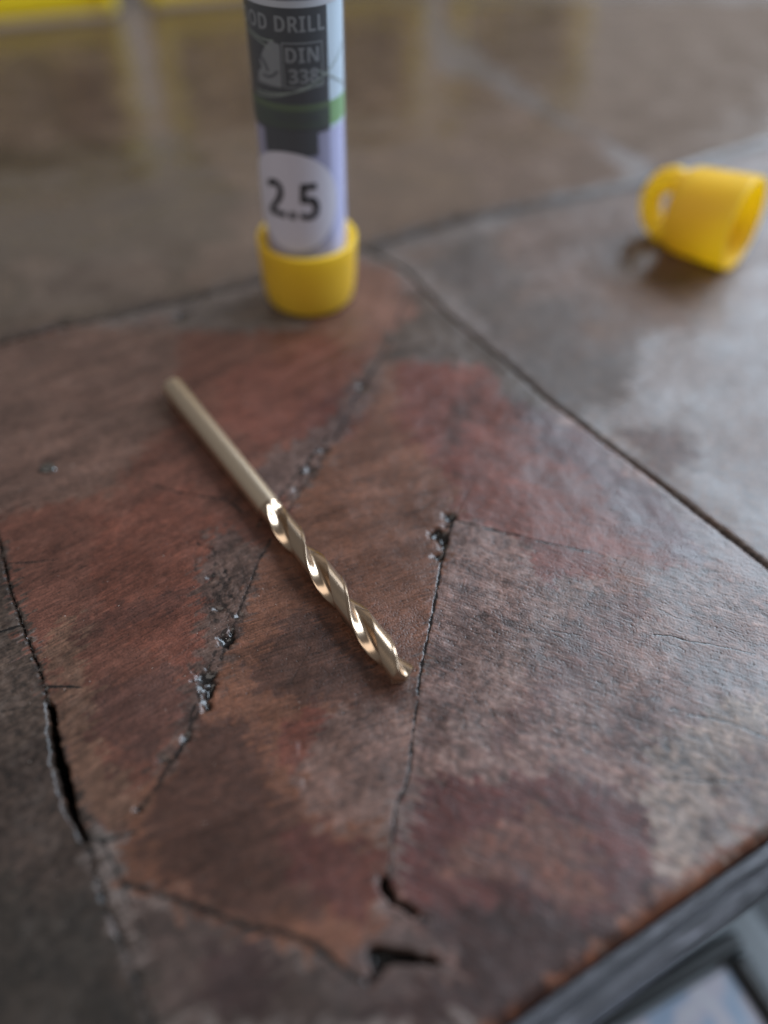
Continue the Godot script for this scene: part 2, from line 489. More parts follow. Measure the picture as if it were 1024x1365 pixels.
# fine grain, pores, stains in the cracks: colour, roughness and relief maps
func wood(area_: Rect2, res: float, laid: Array, carve: PackedFloat32Array, seed_: int, fine: float, filler: float) -> StandardMaterial3D:
	var w := int(area_.size.x * res)
	var h := int(area_.size.y * res)
	var im: Image = laid[0]
	var ri: Image = laid[1]
	im.resize(w, h, Image.INTERPOLATE_CUBIC)
	ri.resize(w, h, Image.INTERPOLATE_CUBIC)
	var src := im.get_data()
	var rsrc := ri.get_data()
	var k := 1.0 / res
	var warp_a := noise(seed_ + 1, 0.45 * k, 4).get_image(w, h, false, false, false).get_data()
	var warp_b := noise(seed_ + 2, 0.45 * k, 4).get_image(w, h, false, false, false).get_data()
	var mott := noise(seed_ + 3, 0.8 * k, 4).get_image(w, h, false, false, false).get_data()
	var blotch := noise(seed_ + 7, 0.22 * k, 4).get_image(w, h, false, false, false).get_data()
	var fine_n := noise(seed_ + 4, 3.2 * k, 3).get_image(w, h, false, false, false).get_data()
	var cloud := noise(seed_ + 5, 0.07 * k, 3).get_image(w, h, false, false, false).get_data()
	var streak := noise(seed_ + 6, 1.0, 3)
	var line_a := points_of(SEAM_A)
	var line_b := points_of(SEAM_B)
	var rgb := PackedByteArray()
	var rough := PackedByteArray()
	var high := PackedByteArray()
	rgb.resize(w * h * 3)
	rough.resize(w * h)
	high.resize(w * h)
	for y in h:
		var z := area_.position.y + y * k
		var xa := x_on(line_a, z)
		var xb := x_on(line_b, z)
		for x in w:
			var i := y * w + x
			var px := area_.position.x + x * k
			# grain runs out from the heart, another way in each sector
			var gx := 0.91
			var gz := 0.41
			if px < xa:
				gx = 0.80
				gz = -0.60
			elif px < xb:
				gx = 0.93
				gz = -0.36
			var u := px * gx + z * gz
			var v := -px * gz + z * gx
			var fibre := streak.get_noise_2d(u * 0.14 + 90.0, v * 1.3) * 2.2
			var sx := clampi(int(x + (warp_a[i] - 128) * res * 0.014 + fibre * gx * res), 0, w - 1)
			var sy := clampi(int(y + (warp_b[i] - 128) * res * 0.014 + fibre * gz * res), 0, h - 1)
			var j := sy * w + sx
			var r := src[j * 4] / 255.0
			var g := src[j * 4 + 1] / 255.0
			var b := src[j * 4 + 2] / 255.0
			var m := src[j * 4 + 3] / 255.0
			var st := streak.get_noise_2d(u * 0.6, v * 2.0)
			var line := streak.get_noise_2d(u * 0.22 + 300.0, v * 4.2)
			var f := (fine_n[i] - 128) / 128.0
			var mo := (mott[i] - 128) / 128.0
			var blot := (blotch[i] - 128) / 128.0
			var cl := (cloud[i] - 128) / 128.0
			var furrow := maxf(0.0, 1.0 - absf(st + 0.15 * f) * 9.0) * clampf(0.55 + cl * 1.4, 0.0, 1.0) * fine
			if fine >= 1.0:
				cl = 0.5 * cl + 0.55 * streak.get_noise_2d(u * 0.05 - 70.0, v * 0.32)
			var gain := 1.0 - 0.20 * furrow + fine * (0.13 * st + 0.20 * f + 0.24 * line) + (0.34 if fine >= 1.0 else 0.16) * cl + m * (0.45 * mo + 0.30 * blot + 0.10 * st)
			var pore := 0.0
			if f + 0.8 * st < -0.62:
				pore = minf(1.0, (-0.62 - f - 0.8 * st) * 3.0) * fine
				gain *= 1.0 - 0.22 * pore
			var grey := m * clampf(mo * 0.5 + blot, 0.0, 1.0) * 0.5
			var l := (r + g + b) / 3.0
			r = lerpf(r, l * 1.08, grey) * gain
			g = lerpf(g, l * 1.03, grey) * gain
			b = lerpf(b, l, grey) * gain
			var deep := carve[i]
			var bare := clampf(1.0 - deep * 3.0, 0.15, 1.0)
			var ro := rsrc[j] / 255.0 * (0.9 if fine >= 1.0 else 1.0) + 0.10 * cl + m * 0.10 * mo + 0.08 * f
			if deep > 0.12:
				var d := clampf((deep - 0.10) * 2.4, 0.0, 0.88)
				r = lerpf(r, 0.075, d)
				g = lerpf(g, 0.07, d)
				b = lerpf(b, 0.068, d)
				ro = lerpf(ro, filler, d)
			rgb[i * 3] = int(clampf(r, 0.02, 1) * 255)
			rgb[i * 3 + 1] = int(clampf(g, 0.02, 1) * 255)
			rgb[i * 3 + 2] = int(clampf(b, 0.02, 1) * 255)
			rough[i] = int(clampf(ro, 0.1, 0.9) * 255)
			high[i] = int(clampf(0.62 + bare * fine * (0.06 * st + 0.10 * f + 0.08 * line) + m * 0.12 * mo - 0.25 * pore - 0.16 * furrow - minf(deep, 0.9) * 0.4, 0, 1) * 255)
	var mat := StandardMaterial3D.new()
	mat.albedo_texture = texture(rgb, w, h, Image.FORMAT_RGB8)
	mat.roughness = 1.0
	mat.roughness_texture = texture(rough, w, h, Image.FORMAT_L8)
	mat.roughness_texture_channel = BaseMaterial3D.TEXTURE_CHANNEL_RED
	mat.heightmap_enabled = true
	mat.heightmap_texture = texture(high, w, h, Image.FORMAT_L8)
	mat.heightmap_scale = BUMP if fine >= 1.0 else BUMP * 0.3
	mat.metallic_specular = 0.5
	mat.texture_repeat = false
	return mat

const BUMP := 0.016


# one piece of the table top: a sheet of points cut by its outline, with its cracks sunk into it
func board(outline: PackedVector2Array, step: float, area_: Rect2, res: float, carve: PackedFloat32Array, lift: float, tilt: Vector2) -> ArrayMesh:
	var box := Rect2(outline[0], Vector2.ZERO)
	for q in outline:
		box = box.expand(q)
	box = box.intersection(area_)
	var cols := int(box.size.x / step) + 2
	var rows := int(box.size.y / step) + 2
	var origin := Vector2(floorf(box.position.x / step) * step, floorf(box.position.y / step) * step)
	var w := int(area_.size.x * res)
	var h := int(area_.size.y * res)
	var y := PackedFloat32Array()
	y.resize(rows * cols)
	for r in rows:
		for c in cols:
			var p := origin + Vector2(c, r) * step
			var gx := clampf((p.x - area_.position.x) * res - 0.5, 0.0, w - 1.001)
			var gz := clampf((p.y - area_.position.y) * res - 0.5, 0.0, h - 1.001)
			var fx := int(gx)
			var fz := int(gz)
			var k00 := fz * w + fx
			var sunk := lerpf(lerpf(carve[k00], carve[k00 + 1], gx - fx), lerpf(carve[k00 + w], carve[k00 + w + 1], gx - fx), gz - fz)
			var high := lift + tilt.dot(p) + 0.22 * swell.get_noise_2d(p.x, p.y) + 0.05 * swell.get_noise_2d(p.x * 5.0, p.y * 5.0) - sunk
			var e := edge_distance(p)
			if e > -1.6:
				var t := clampf((e + 1.6) / 1.6, 0.0, 1.0)
				high -= 1.3 * (1.0 - sqrt(1.0 - t * t))
				if e > 0.0:
					high -= e * 7.0
			y[r * cols + c] = high
	var index_of := PackedInt32Array()
	index_of.resize(rows * cols)
	index_of.fill(-1)
	var v := PackedVector3Array()
	var n := PackedVector3Array()
	var uv := PackedVector2Array()
	var idx := PackedInt32Array()
	for r in rows - 1:
		for c in cols - 1:
			var mid := origin + Vector2(c + 0.5, r + 0.5) * step
			if not Geometry2D.is_point_in_polygon(mid, outline):
				continue
			var q := [r * cols + c, r * cols + c + 1, (r + 1) * cols + c + 1, (r + 1) * cols + c]
			for k: int in q:
				if index_of[k] < 0:
					index_of[k] = v.size()
					var kc := k % cols
					var kr := k / cols
					var p := origin + Vector2(kc, kr) * step
					v.append(Vector3(p.x, y[k], p.y) * S)
					uv.append((p - area_.position) / area_.size)
					var dx := y[kr * cols + mini(kc + 1, cols - 1)] - y[kr * cols + maxi(kc - 1, 0)]
					var dz := y[mini(kr + 1, rows - 1) * cols + kc] - y[maxi(kr - 1, 0) * cols + kc]
					n.append(Vector3(-dx, 2.0 * step, -dz).normalized())
			idx.append_array([index_of[q[0]], index_of[q[1]], index_of[q[2]], index_of[q[0]], index_of[q[2]], index_of[q[3]]])
	return arrays_mesh(v, n, idx, uv)


func build_table() -> void:
	swell.seed = 5
	swell.frequency = 0.045
	swell.fractal_octaves = 2
	near_carve.resize(int(NEAR.size.x * NEAR_RES) * int(NEAR.size.y * NEAR_RES))
	thin.resize(near_carve.size())
	far_thin.resize(int(FAR.size.x * FAR_RES) * int(FAR.size.y * FAR_RES))
	cut(far_thin, FAR, FAR_RES, JOINT_BACK, 6.0, 7.0, 0.21, 1.2, 26)
	far_carve.resize(int(FAR.size.x * FAR_RES) * int(FAR.size.y * FAR_RES))
	# joints between the boards
	for f in [[near_carve, NEAR, NEAR_RES], [far_carve, FAR, FAR_RES]]:
		cut(f[0], f[1], f[2], JOINT_LEFT, 0.24, 0.14, 0.5, 0.2, 21)
		cut(f[0], f[1], f[2], JOINT_RIGHT, 0.26, 0.36, 1.3, 0.1, 22, 0.8)
		cut(f[0], f[1], f[2], JOINT_BACK, 0.6, 0.7, 0.4, 0.2, 23)
		cut(f[0], f[1], f[2], JOINT_REAR, 0.5, 0.5, 0.3, 0.2, 24)
		cut(f[0], f[1], f[2], JOINT_OUTER, 1.0, 1.0, 2.2, 0.2, 25, 1.0)
	var c := near_carve
	var a := NEAR
	var r := NEAR_RES
	# the wide dark gap in the left joint
	cut(c, a, r, [-34.4, -37.4, -33.5, -35.2, -32.4, -32.3, -30.7, -29.2], 0.35, 1.1, 3.0, 0.12, 31)
	cut(c, a, r, [-30.7, -29.2, -29.2, -26.2, -27.6, -24.2], 1.05, 0.3, 3.0, 0.12, 32)
	# cracks
	cut(thin, a, r, [-27.1, -24.1, -25.9, -23.8, -24.9, -23.9, -24, -24.3, -22.8, -24.5], 0.5, 0.2, 0.9, 0.12, 33)
	cut(thin, a, r, [-25.6, -23.6, -24.9, -22.5, -23.6, -20.9, -22.8, -19.3, -21.8, -17.8, -20.6, -16.4, -20, -14.9], 0.3, 0.15, 0.5, 0.15, 34)
	cut(thin, a, r, [-23.2, -20.2, -21.3, -19.7, -18.5, -18.9, -15.1, -17.8, -11.7, -16.6, -8.4, -16.2, -5.8, -15.2, -3.9, -13.8, -2.3, -12.8, -1.4, -12.4], 0.35, 0.4, 0.5, 0.2, 35, 0.8)
	cut(c, a, r, [-0.9, -14.3, 0.8, -14.4, 2.6, -14.2, 4.2, -14.0], 1.2, 0.5, 1.6, 0.12, 36)
	cut(c, a, r, [-0.8, -14.3, -0.6, -13.2, -1.1, -12.7], 1.0, 0.6, 1.0, 0.15, 37)
	cut(c, a, r, [0.0, -20.3, 0.3, -19.5, 0.7, -18.9], 0.9, 0.6, 1.6, 0.1, 38)
	cut(c, a, r, [0.6, -18.6, 1.6, -18.3, 2.6, -17.7], 0.5, 0.6, 1.0, 0.1, 39)
	cut(thin, a, r, [3.2, -17.3, 3.9, -17.2], 0.35, 0.35, 0.7, 0.1, 40)
	cut(thin, a, r, SEAM_A, 0.3, 0.3, 0.34, 0.3, 66)
	cut(thin, a, r, SEAM_B, 0.42, 0.22, 0.5, 0.16, 41)
	cut(thin, a, r, [12.8, -71.1, 10.5, -66.5, 8.8, -62.9], 0.12, 0.18, 0.25, 0.1, 42)
	cut(thin, a, r, [9.1, -62.2, 11.1, -61.5, 13.6, -60.7, 16.3, -59.9, 18.9, -58.8, 21.7, -58.1, 25, -57, 27.6, -56], 0.35, 0.22, 0.41, 0.16, 43)
	cut(thin, a, r, [29.7, -45.7, 31.5, -45.6, 33.3, -44.9, 35.6, -44.5, 37.8, -43.9, 40.1, -43.3], 0.25, 0.15, 0.41, 0.08, 44)
	cut(thin, a, r, [30.8, -36.2, 33.2, -35.8, 35.2, -35.2, 36.9, -34.2, 38.3, -33.6], 0.15, 0.25, 0.41, 0.08, 45)
	cut(thin, a, r, [18.6, -46.2, 20, -45.9, 22.1, -45.5], 0.20, 0.15, 0.30, 0.08, 46)
	cut(thin, a, r, [31.1, -49, 32.6, -47.9, 33.9, -47.4], 0.20, 0.15, 0.27, 0.08, 47)
	cut(thin, a, r, [18.8, -35.6, 20.3, -35.3, 21.8, -34.8], 0.20, 0.18, 0.30, 0.08, 48)
	cut(thin, a, r, [26.8, -29.5, 29.1, -29.3, 31.4, -29.3, 34.3, -29.2], 0.25, 0.38, 0.30, 0.2, 49)
	cut(thin, a, r, [-8, -44, -8.6, -42.5, -9.3, -41, -9.8, -39.9], 0.2, 0.12, 0.25, 0.04, 50)
	cut(thin, a, r, [-44.4, -46.0, -42.5, -46.2, -41.5, -46.6, -40.4, -47.1], 0.3, 0.4, 0.7, 0.12, 51)
	cut(thin, a, r, [-35.4, -39.3, -33.4, -39.4, -30.9, -39.2], 0.45, 0.15, 0.5, 0.1, 52)
	cut(thin, a, r, [-44.4, -55.6, -42.1, -55.7, -39.4, -56.1], 0.35, 0.2, 0.35, 0.1, 53)
	cut(thin, a, r, [-39.4, -36.7, -36.9, -37.3, -34.4, -37.1], 0.25, 0.2, 0.3, 0.15, 54)
	cut(thin, a, r, [-31.6, -68.9, -26.7, -67.1, -22.8, -66.1, -20.2, -65.8, -17.6, -63.4], 0.3, 0.35, 0.3, 0.2, 55)
	cut(thin, a, r, [-37, -66, -31, -63.5, -27, -61.4, -24, -61], 0.2, 0.2, 0.15, 0.2, 56)
	cut(thin, a, r, [-36, -55.2, -31, -54.4, -26, -55.4, -20, -57.4], 0.14, 0.16, 0.18, 0.15, 57)
	cut(thin, a, r, [-27, -51, -23.5, -51.6, -19.5, -53.0], 0.16, 0.16, 0.18, 0.2, 58)
	cut(thin, a, r, [-19.8, -33.6, -20.4, -31.6, -21.7, -29.4], 0.35, 0.25, 0.5, 0.2, 59)
	cut(thin, a, r, [-17.5, -46.5, -18.6, -42, -19.3, -38.4, -19.8, -33.6], 0.3, 0.3, 0.35, 0.35, 60)
	cut(thin, a, r, [-22.5, -58.4, -20.6, -57.6, -19.8, -55.1, -18.3, -52.2, -19.4, -50.9, -18.0, -49.4, -17.0, -48.2], 0.35, 0.5, 0.3, 0.4, 61)
	cut(thin, a, r, [-17.5, -56.5, -16.2, -53.6, -16.8, -51.0, -15.6, -49.2], 0.3, 0.4, 0.22, 0.35, 62)
	cut(thin, a, r, [-22.6, -57.8, -22.2, -54.5, -20.6, -51.5, -19.2, -49.2], 0.3, 0.3, 0.2, 0.35, 63)
	cut(thin, a, r, [-15.6, -61.5, -14.2, -64.5, -12.2, -68.5, -10.2, -72.5, -7.8, -77.0], 0.35, 0.5, 0.35, 0.45, 64)
	cut(thin, a, r, [-4.5, -84.5, -3, -88, -1.6, -91.5], 0.6, 0.5, 0.4, 0.5, 65)
	# hollows filled with shiny black resin: by the seam right of the drill, and along the knot on the left
	var holes := [[8.2, -62.8, 0.95, 0.85, 1.1], [6.6, -60.1, 1.25, 0.8, 1.3], [7.2, -59.3, 0.6, 1.2, 1.2], [7.8, -61.4, 0.5, 0.35, 0.7], [7.2, -57.9, 0.5, 0.35, 0.7], [6.6, -56.6, 0.85, 0.55, 1.0],
		[-17.3, -45.1, 0.95, 0.9, 1.2], [-16.9, -46.0, 0.5, 0.6, 0.9], [-18.9, -40.5, 1.3, 1.0, 1.0], [-18.3, -38.9, 0.7, 1.2, 1.3], [-18.2, -37.1, 0.6, 0.7, 0.9], [-19.8, -33.6, 0.5, 0.5, 0.7], [-21.5, -31.4, 1.1, 0.35, 0.6],
		[-23.1, -26.6, 0.42, 0.36, 0.9], [-16.1, -48.2, 0.7, 0.4, 0.5], [-18.6, -49.0, 0.9, 0.4, 0.5], [-20.1, -53.4, 0.8, 0.5, 0.4], [-8.1, -74.6, 1.0, 0.6, 0.5], [-9.6, -71.0, 1.2, 0.8, 0.5], [-3.0, -87.9, 1.1, 1.0, 0.4], [-11.2, -67.4, 0.7, 0.8, 0.35],
		[-32.5, -105.0, 1.5, 2.0, 0.5], [-8.3, -33.0, 0.3, 0.9, 0.2], [-7.6, -29.2, 0.28, 0.6, 0.2]]
	for k in holes.size():
		var q: Array = holes[k]
		pit(c, a, r, Vector2(q[0], q[1]), q[2], q[3], q[4] * 0.6, 70 + k, 2.2)
	# the rough bark-like knots beside the left seam
	var rag := noise(91, 0.75, 3)
	var rag_w := int(a.size.x * r)
	for spot in [[-18.9, -51.5, 3.4, 7.0], [-10.0, -72.0, 3.0, 5.5], [-18.9, -39.0, 1.6, 4.0], [-3.2, -88, 2.2, 4.0]]:
		for y in range(int((spot[1] - spot[3] - a.position.y) * r), int((spot[1] + spot[3] - a.position.y) * r)):
			for x in range(int((spot[0] - spot[2] - a.position.x) * r), int((spot[0] + spot[2] - a.position.x) * r)):
				var q := Vector2(a.position.x + x / r, a.position.y + y / r)
				var d := Vector2((q.x - spot[0]) / spot[2], (q.y - spot[1]) / spot[3]).length()
				var v := rag.get_noise_2d(q.x, q.y * 0.8)
				var deep := maxf(v * 1.3 + 0.06, 0.26 - absf(v) * 2.4) * (1.0 - smoothstep(0.2, 1.0, d)) * 0.62
				if deep > thin[y * rag_w + x]:
					thin[y * rag_w + x] = deep
	pit(thin, a, r, Vector2(-44.7, -72.2), 2.2, 1.9, 0.22, 99, 1.2)
	near_carve = c
	var both := near_carve.duplicate()
	for k in both.size():
		if thin[k] > both[k]:
			both[k] = thin[k]

	var far_both := far_carve.duplicate()
	for k in far_both.size():
		if far_thin[k] > far_both[k]:
			far_both[k] = far_thin[k]
	var block_mat := wood(NEAR, NEAR_RES, lay_patches(NEAR, 2.5, BLOCK_PATCHES + LEFT_PATCHES, 11), both, 300, 1.0, 0.15)
	var far_mat := wood(FAR, FAR_RES, lay_patches(FAR, 1.0, FAR_PATCHES, 12), far_both, 400, 0.8, 0.42)

	var left := points_of(JOINT_LEFT)
	var right := points_of(JOINT_RIGHT)
	var back := points_of(JOINT_BACK)
	var rear := points_of(JOINT_REAR)
	var outer := points_of(JOINT_OUTER)
	var edge_a := EDGE_AT + EDGE_ALONG * 180.0 + EDGE_OUT * 0.8
	var edge_b := EDGE_AT - EDGE_ALONG * 70.0 + EDGE_OUT * 0.8
	var edge_mid := EDGE_AT + EDGE_ALONG * 27.0 + EDGE_OUT * 0.8
	var table := thing("table", "worn dark brown wooden table top with cracked reddish boards", "table")
	# heart block: left joint, then the front edge, right joint and back joint
	var block := PackedVector2Array()
	for q in left:
		if q.x > -60:
			block.append(q)
	block.append(Vector2(-4, 12))
	block.append(edge_b + Vector2(0, 0))
	block.append(edge_mid)
	for i in range(right.size() - 1, -1, -1):
		block.append(right[i])
	for i in range(back.size() - 1, -1, -1):
		if back[i].x < -5 and back[i].x > -62:
			block.append(back[i])
	block.append(Vector2(-62, -97))
	block.append(Vector2(-62, -84.5))
	var o := part("heart_board", board(block, 0.25, NEAR, NEAR_RES, near_carve, 0.0, Vector2.ZERO), block_mat, table)
	o.set_meta("label", "cracked reddish brown board with black resin seams")
	# dark board on the left
	var lp := PackedVector2Array([Vector2(-62, -97), Vector2(-62, -84.5)])
	for q in left:
		if q.x > -60:
			lp.append(q)
	lp.append_array([Vector2(-4, 12), Vector2(-61, 12)])
	lp[0] = Vector2(-63, -84)
	o = part("board", board(lp, 0.4, NEAR, NEAR_RES, near_carve, -0.15, Vector2(0.004, 0)), block_mat, table)
	o.set_meta("label", "dark charcoal brown board at the left")
	# right board
	var rp := PackedVector2Array()
	for q in right:
		rp.append(q)
	rp.append_array([edge_mid, edge_a, Vector2(158, -209)])
	for i in range(back.size() - 1, -1, -1):
		if back[i].x < 150 and back[i].x > -5:
			rp.append(back[i])
	part("board", board(rp, 0.35, FAR, FAR_RES, far_carve, -0.1, Vector2.ZERO), far_mat, table)
	# the two boards behind, and the one beyond the left
	var b1 := PackedVector2Array([Vector2(-158, -318)])
	for q in rear:
		b1.append(q if q.y > -318 else Vector2(-41, -318))
	for i in range(back.size() - 1, -1, -1):
		if back[i].x < 56 and back[i].x > -160:
			b1.append(back[i])
	b1.append(Vector2(-158, -55))
	part("board", board(b1, 1.0, FAR, FAR_RES, far_carve, 0.05, Vector2.ZERO), far_mat, table)
	var b2 := PackedVector2Array([Vector2(158, -318)])
	for i in rear.size():
		b2.append(rear[i] if rear[i].y > -318 else Vector2(-41, -318))
	for q in back:
		if q.x > 57 and q.x < 160:
			b2.append(q)
	b2.append(Vector2(158, -209))
	part("board", board(b2, 1.0, FAR, FAR_RES, far_carve, -0.05, Vector2.ZERO), far_mat, table)
	var b3 := PackedVector2Array([Vector2(-158, -55), Vector2(-100, -81), Vector2(-66, -95), Vector2(-62, -97), Vector2(-62, -84), Vector2(-61, 9), Vector2(-158, 9)])
	part("board", board(b3, 1.0, FAR, FAR_RES, far_carve, -0.1, Vector2.ZERO), far_mat, table)
	var drop := PackedVector3Array()
	for i in 9:
		for k in 32:
			var f := i / 8.0
			var ang := TAU * k / 32
			drop.append(Vector3(1.15 * f * cos(ang) * (1.0 + 0.25 * sin(ang)), 0.42 * sqrt(1.0 - f * f) + 0.02, 0.85 * f * sin(ang)))
	o = part("varnish_drop", grid_mesh(drop, 9, 32, true), paint(Color(0.24, 0.22, 0.2), 0.12, 0.0, 0.6), table, Vector3(-44.3, 0.0, -71.2))
	o.set_meta("label", "small hardened drop of varnish")
	# solid wood under the boards, seen only at the bottom of the joints
	var under := PackedVector3Array()
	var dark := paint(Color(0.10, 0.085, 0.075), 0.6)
	var ring := [Vector2(-158, 9), Vector2(-158, -318), Vector2(158, -318), edge_a - EDGE_OUT * 1.2, edge_b - EDGE_OUT * 1.2]
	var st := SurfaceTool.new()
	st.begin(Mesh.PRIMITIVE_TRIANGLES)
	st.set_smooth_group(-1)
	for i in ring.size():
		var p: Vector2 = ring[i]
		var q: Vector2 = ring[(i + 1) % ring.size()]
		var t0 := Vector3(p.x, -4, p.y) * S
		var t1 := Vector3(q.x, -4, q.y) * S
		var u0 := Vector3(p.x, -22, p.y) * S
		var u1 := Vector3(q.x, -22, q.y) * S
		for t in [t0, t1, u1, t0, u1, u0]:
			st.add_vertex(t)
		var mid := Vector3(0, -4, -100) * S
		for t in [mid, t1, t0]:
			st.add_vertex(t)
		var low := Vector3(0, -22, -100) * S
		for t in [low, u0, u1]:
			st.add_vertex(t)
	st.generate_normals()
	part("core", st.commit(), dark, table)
	build_rail(table)


# the grey worn moulding along the table's edge
func build_rail(table: Node3D) -> void:
	var section := rounded([Vector2(0.3, -8), Vector2(0.3, -0.95), Vector2(1.3, -1.3), Vector2(1.4, -1.9), Vector2(1.65, -1.9), Vector2(1.8, -1.5), Vector2(3.0, -2.2), Vector2(3.5, -4.2), Vector2(3.4, -16), Vector2(1, -16)], 0.35, 4)
	var p := PackedVector3Array()
	var rows := 200
	for i in rows:
		var along := -70.0 + 250.0 * i / (rows - 1)
		for s: Vector2 in section:
			var q := EDGE_AT + EDGE_ALONG * along + EDGE_OUT * s.x
			p.append(Vector3(q.x, s.y + 0.12 * swell.get_noise_2d(along * 2.0, s.x * 9.0), q.y))
	var m := paint(Color(0.30, 0.295, 0.31), 0.36)
	var n := noise(77, 0.02, 4)
	n.domain_warp_enabled = true
	var im := n.get_image(512, 512)
	var w := PackedByteArray()
	w.resize(512 * 512)
	var scr := noise(78, 1.0, 3)
	var rgb := PackedByteArray()
	rgb.resize(512 * 512 * 3)
	var cl := im.get_data()
	for y in 512:
		for x in 512:
			var i := y * 512 + x
			var s := scr.get_noise_2d(x * 0.35, y * 0.008)
			var v := 0.29 + 0.20 * (cl[i] / 255.0 - 0.5) + 0.16 * s
			if s > 0.36:
				v += 0.12
			rgb[i * 3] = int(clampf(v * 0.98, 0.05, 1) * 255)
			rgb[i * 3 + 1] = int(clampf(v * 0.98, 0.05, 1) * 255)
			rgb[i * 3 + 2] = int(clampf(v * 1.04, 0.05, 1) * 255)
			w[i] = int(clampf(0.5 + 0.4 * s, 0, 1) * 255)
	m.albedo_color = Color.WHITE
	m.albedo_texture = texture(rgb, 512, 512, Image.FORMAT_RGB8)
	m.heightmap_enabled = true
	m.heightmap_texture = texture(w, 512, 512, Image.FORMAT_L8)
	m.heightmap_scale = 0.012
	m.uv1_scale = Vector3(1, 6, 1)
	var o := part("edge_rail", grid_mesh(p, rows, section.size(), false, true), m, table)
	o.set_meta("label", "scratched grey rail along the table's edge")


# what lies lower than the table, in the bottom right corner
func build_below() -> void:
	var floor_ := MeshInstance3D.new()
	floor_.name = "floor"
	var pm := PlaneMesh.new()
	pm.size = Vector2(1.2, 1.2)
	pm.subdivide_width = 4
	floor_.mesh = pm
	floor_.position = Vector3(0.15, -0.1, 0.05)
	var fm := paint(Color(0.17, 0.18, 0.19), 0.5)
	var nt := NoiseTexture2D.new()
	nt.width = 256
	nt.height = 256
	nt.seamless = true
	nt.noise = noise(66, 0.02, 4)
	var ramp := Gradient.new()
	ramp.set_color(0, Color(0.10, 0.105, 0.11))
	ramp.set_color(1, Color(0.24, 0.25, 0.26))
	nt.color_ramp = ramp
	fm.albedo_color = Color.WHITE
	fm.albedo_texture = nt
	floor_.material_override = fm
	floor_.set_meta("kind", "structure")
	floor_.set_meta("label", "dark grey ground below the table edge")
	floor_.set_meta("category", "floor")
	add_child(floor_)
	var t := thing("tray", "grey green tray with a black rim around a pale blue panel, below the table edge", "tray", Vector3(61.6, -99.9, -34.6))
	t.rotation.y = atan2(0.419, 0.908)
	# local: +x along the far side towards the corner, corner of the black rim near the origin
	var body := rounded_box(Vector3(150, 17, 110), 3.0)
	part("tray_body", body, paint(Color(0.40, 0.42, 0.435), 0.45), t, Vector3(-66, 8.5, 49))
	var rim := paint(Color(0.035, 0.04, 0.045), 0.4)
	for b in [[Vector3(-66, 18.2, 2.0), Vector3(134, 4, 3.4)], [Vector3(-66, 18.2, 96), Vector3(134, 4, 3.4)], [Vector3(-1.3, 18.2, 49), Vector3(3.4, 3.9, 90.2)], [Vector3(-130.7, 18.2, 49), Vector3(3.4, 3.9, 90.2)]]:
		part("rim", rounded_box(b[1], 1.2), rim, t, b[0])
	var nt2 := NoiseTexture2D.new()
	nt2.width = 128
	nt2.height = 128
	nt2.noise = noise(67, 0.03, 2)
	var r2 := Gradient.new()
	r2.set_color(0, Color(0.42, 0.49, 0.58))
	r2.set_color(1, Color(0.64, 0.65, 0.67))
	r2.add_point(0.42, Color(0.50, 0.55, 0.62))
	r2.add_point(0.55, Color(0.60, 0.58, 0.62))
	nt2.color_ramp = r2
	var pmn := paint(Color.WHITE, 0.35)
	pmn.albedo_texture = nt2
	pmn.uv1_triplanar = true
	pmn.uv1_scale = Vector3(30, 30, 30)
	part("panel", rounded_box(Vector3(125, 1.6, 89), 0.4), pmn, t, Vector3(-66, 17.4, 49))


# ---------------------------------------------------------------- the drill bit

const DRILL_R := 1.54
const DRILL_LONG := 57.0
const FLUTE_FROM := 28.2
const PITCH := 18.3
const PHASE := -0.12

# radius of the section at an angle, for a drill of radius 1.25 mm
func drill_radius(angle: float, s: float) -> float:
	var big := DRILL_R
	var u := fposmod(angle, PI)
	var flute := 0.0
	var heel := 1.42
	var target := big
	if u < 0.20:
		target = big
	elif u < heel:
		target = big * (1.0 - 0.05 * smoothstep(0.20, 0.28, u))
		flute = 0.0
	else:
		var f := (u - heel) / (PI - heel)
		var side := absf(2.0 * f - 1.0)
		target = lerpf(0.34, 0.95 if f < 0.5 else 1.0, pow(side, 1.7 if f < 0.5 else 4.5)) * big
	# the flute runs out of the body over a short length, slanting like a cutter leaves it
	var start := smoothstep(FLUTE_FROM, FLUTE_FROM + 2.2, s)
	return lerpf(big, target, start)


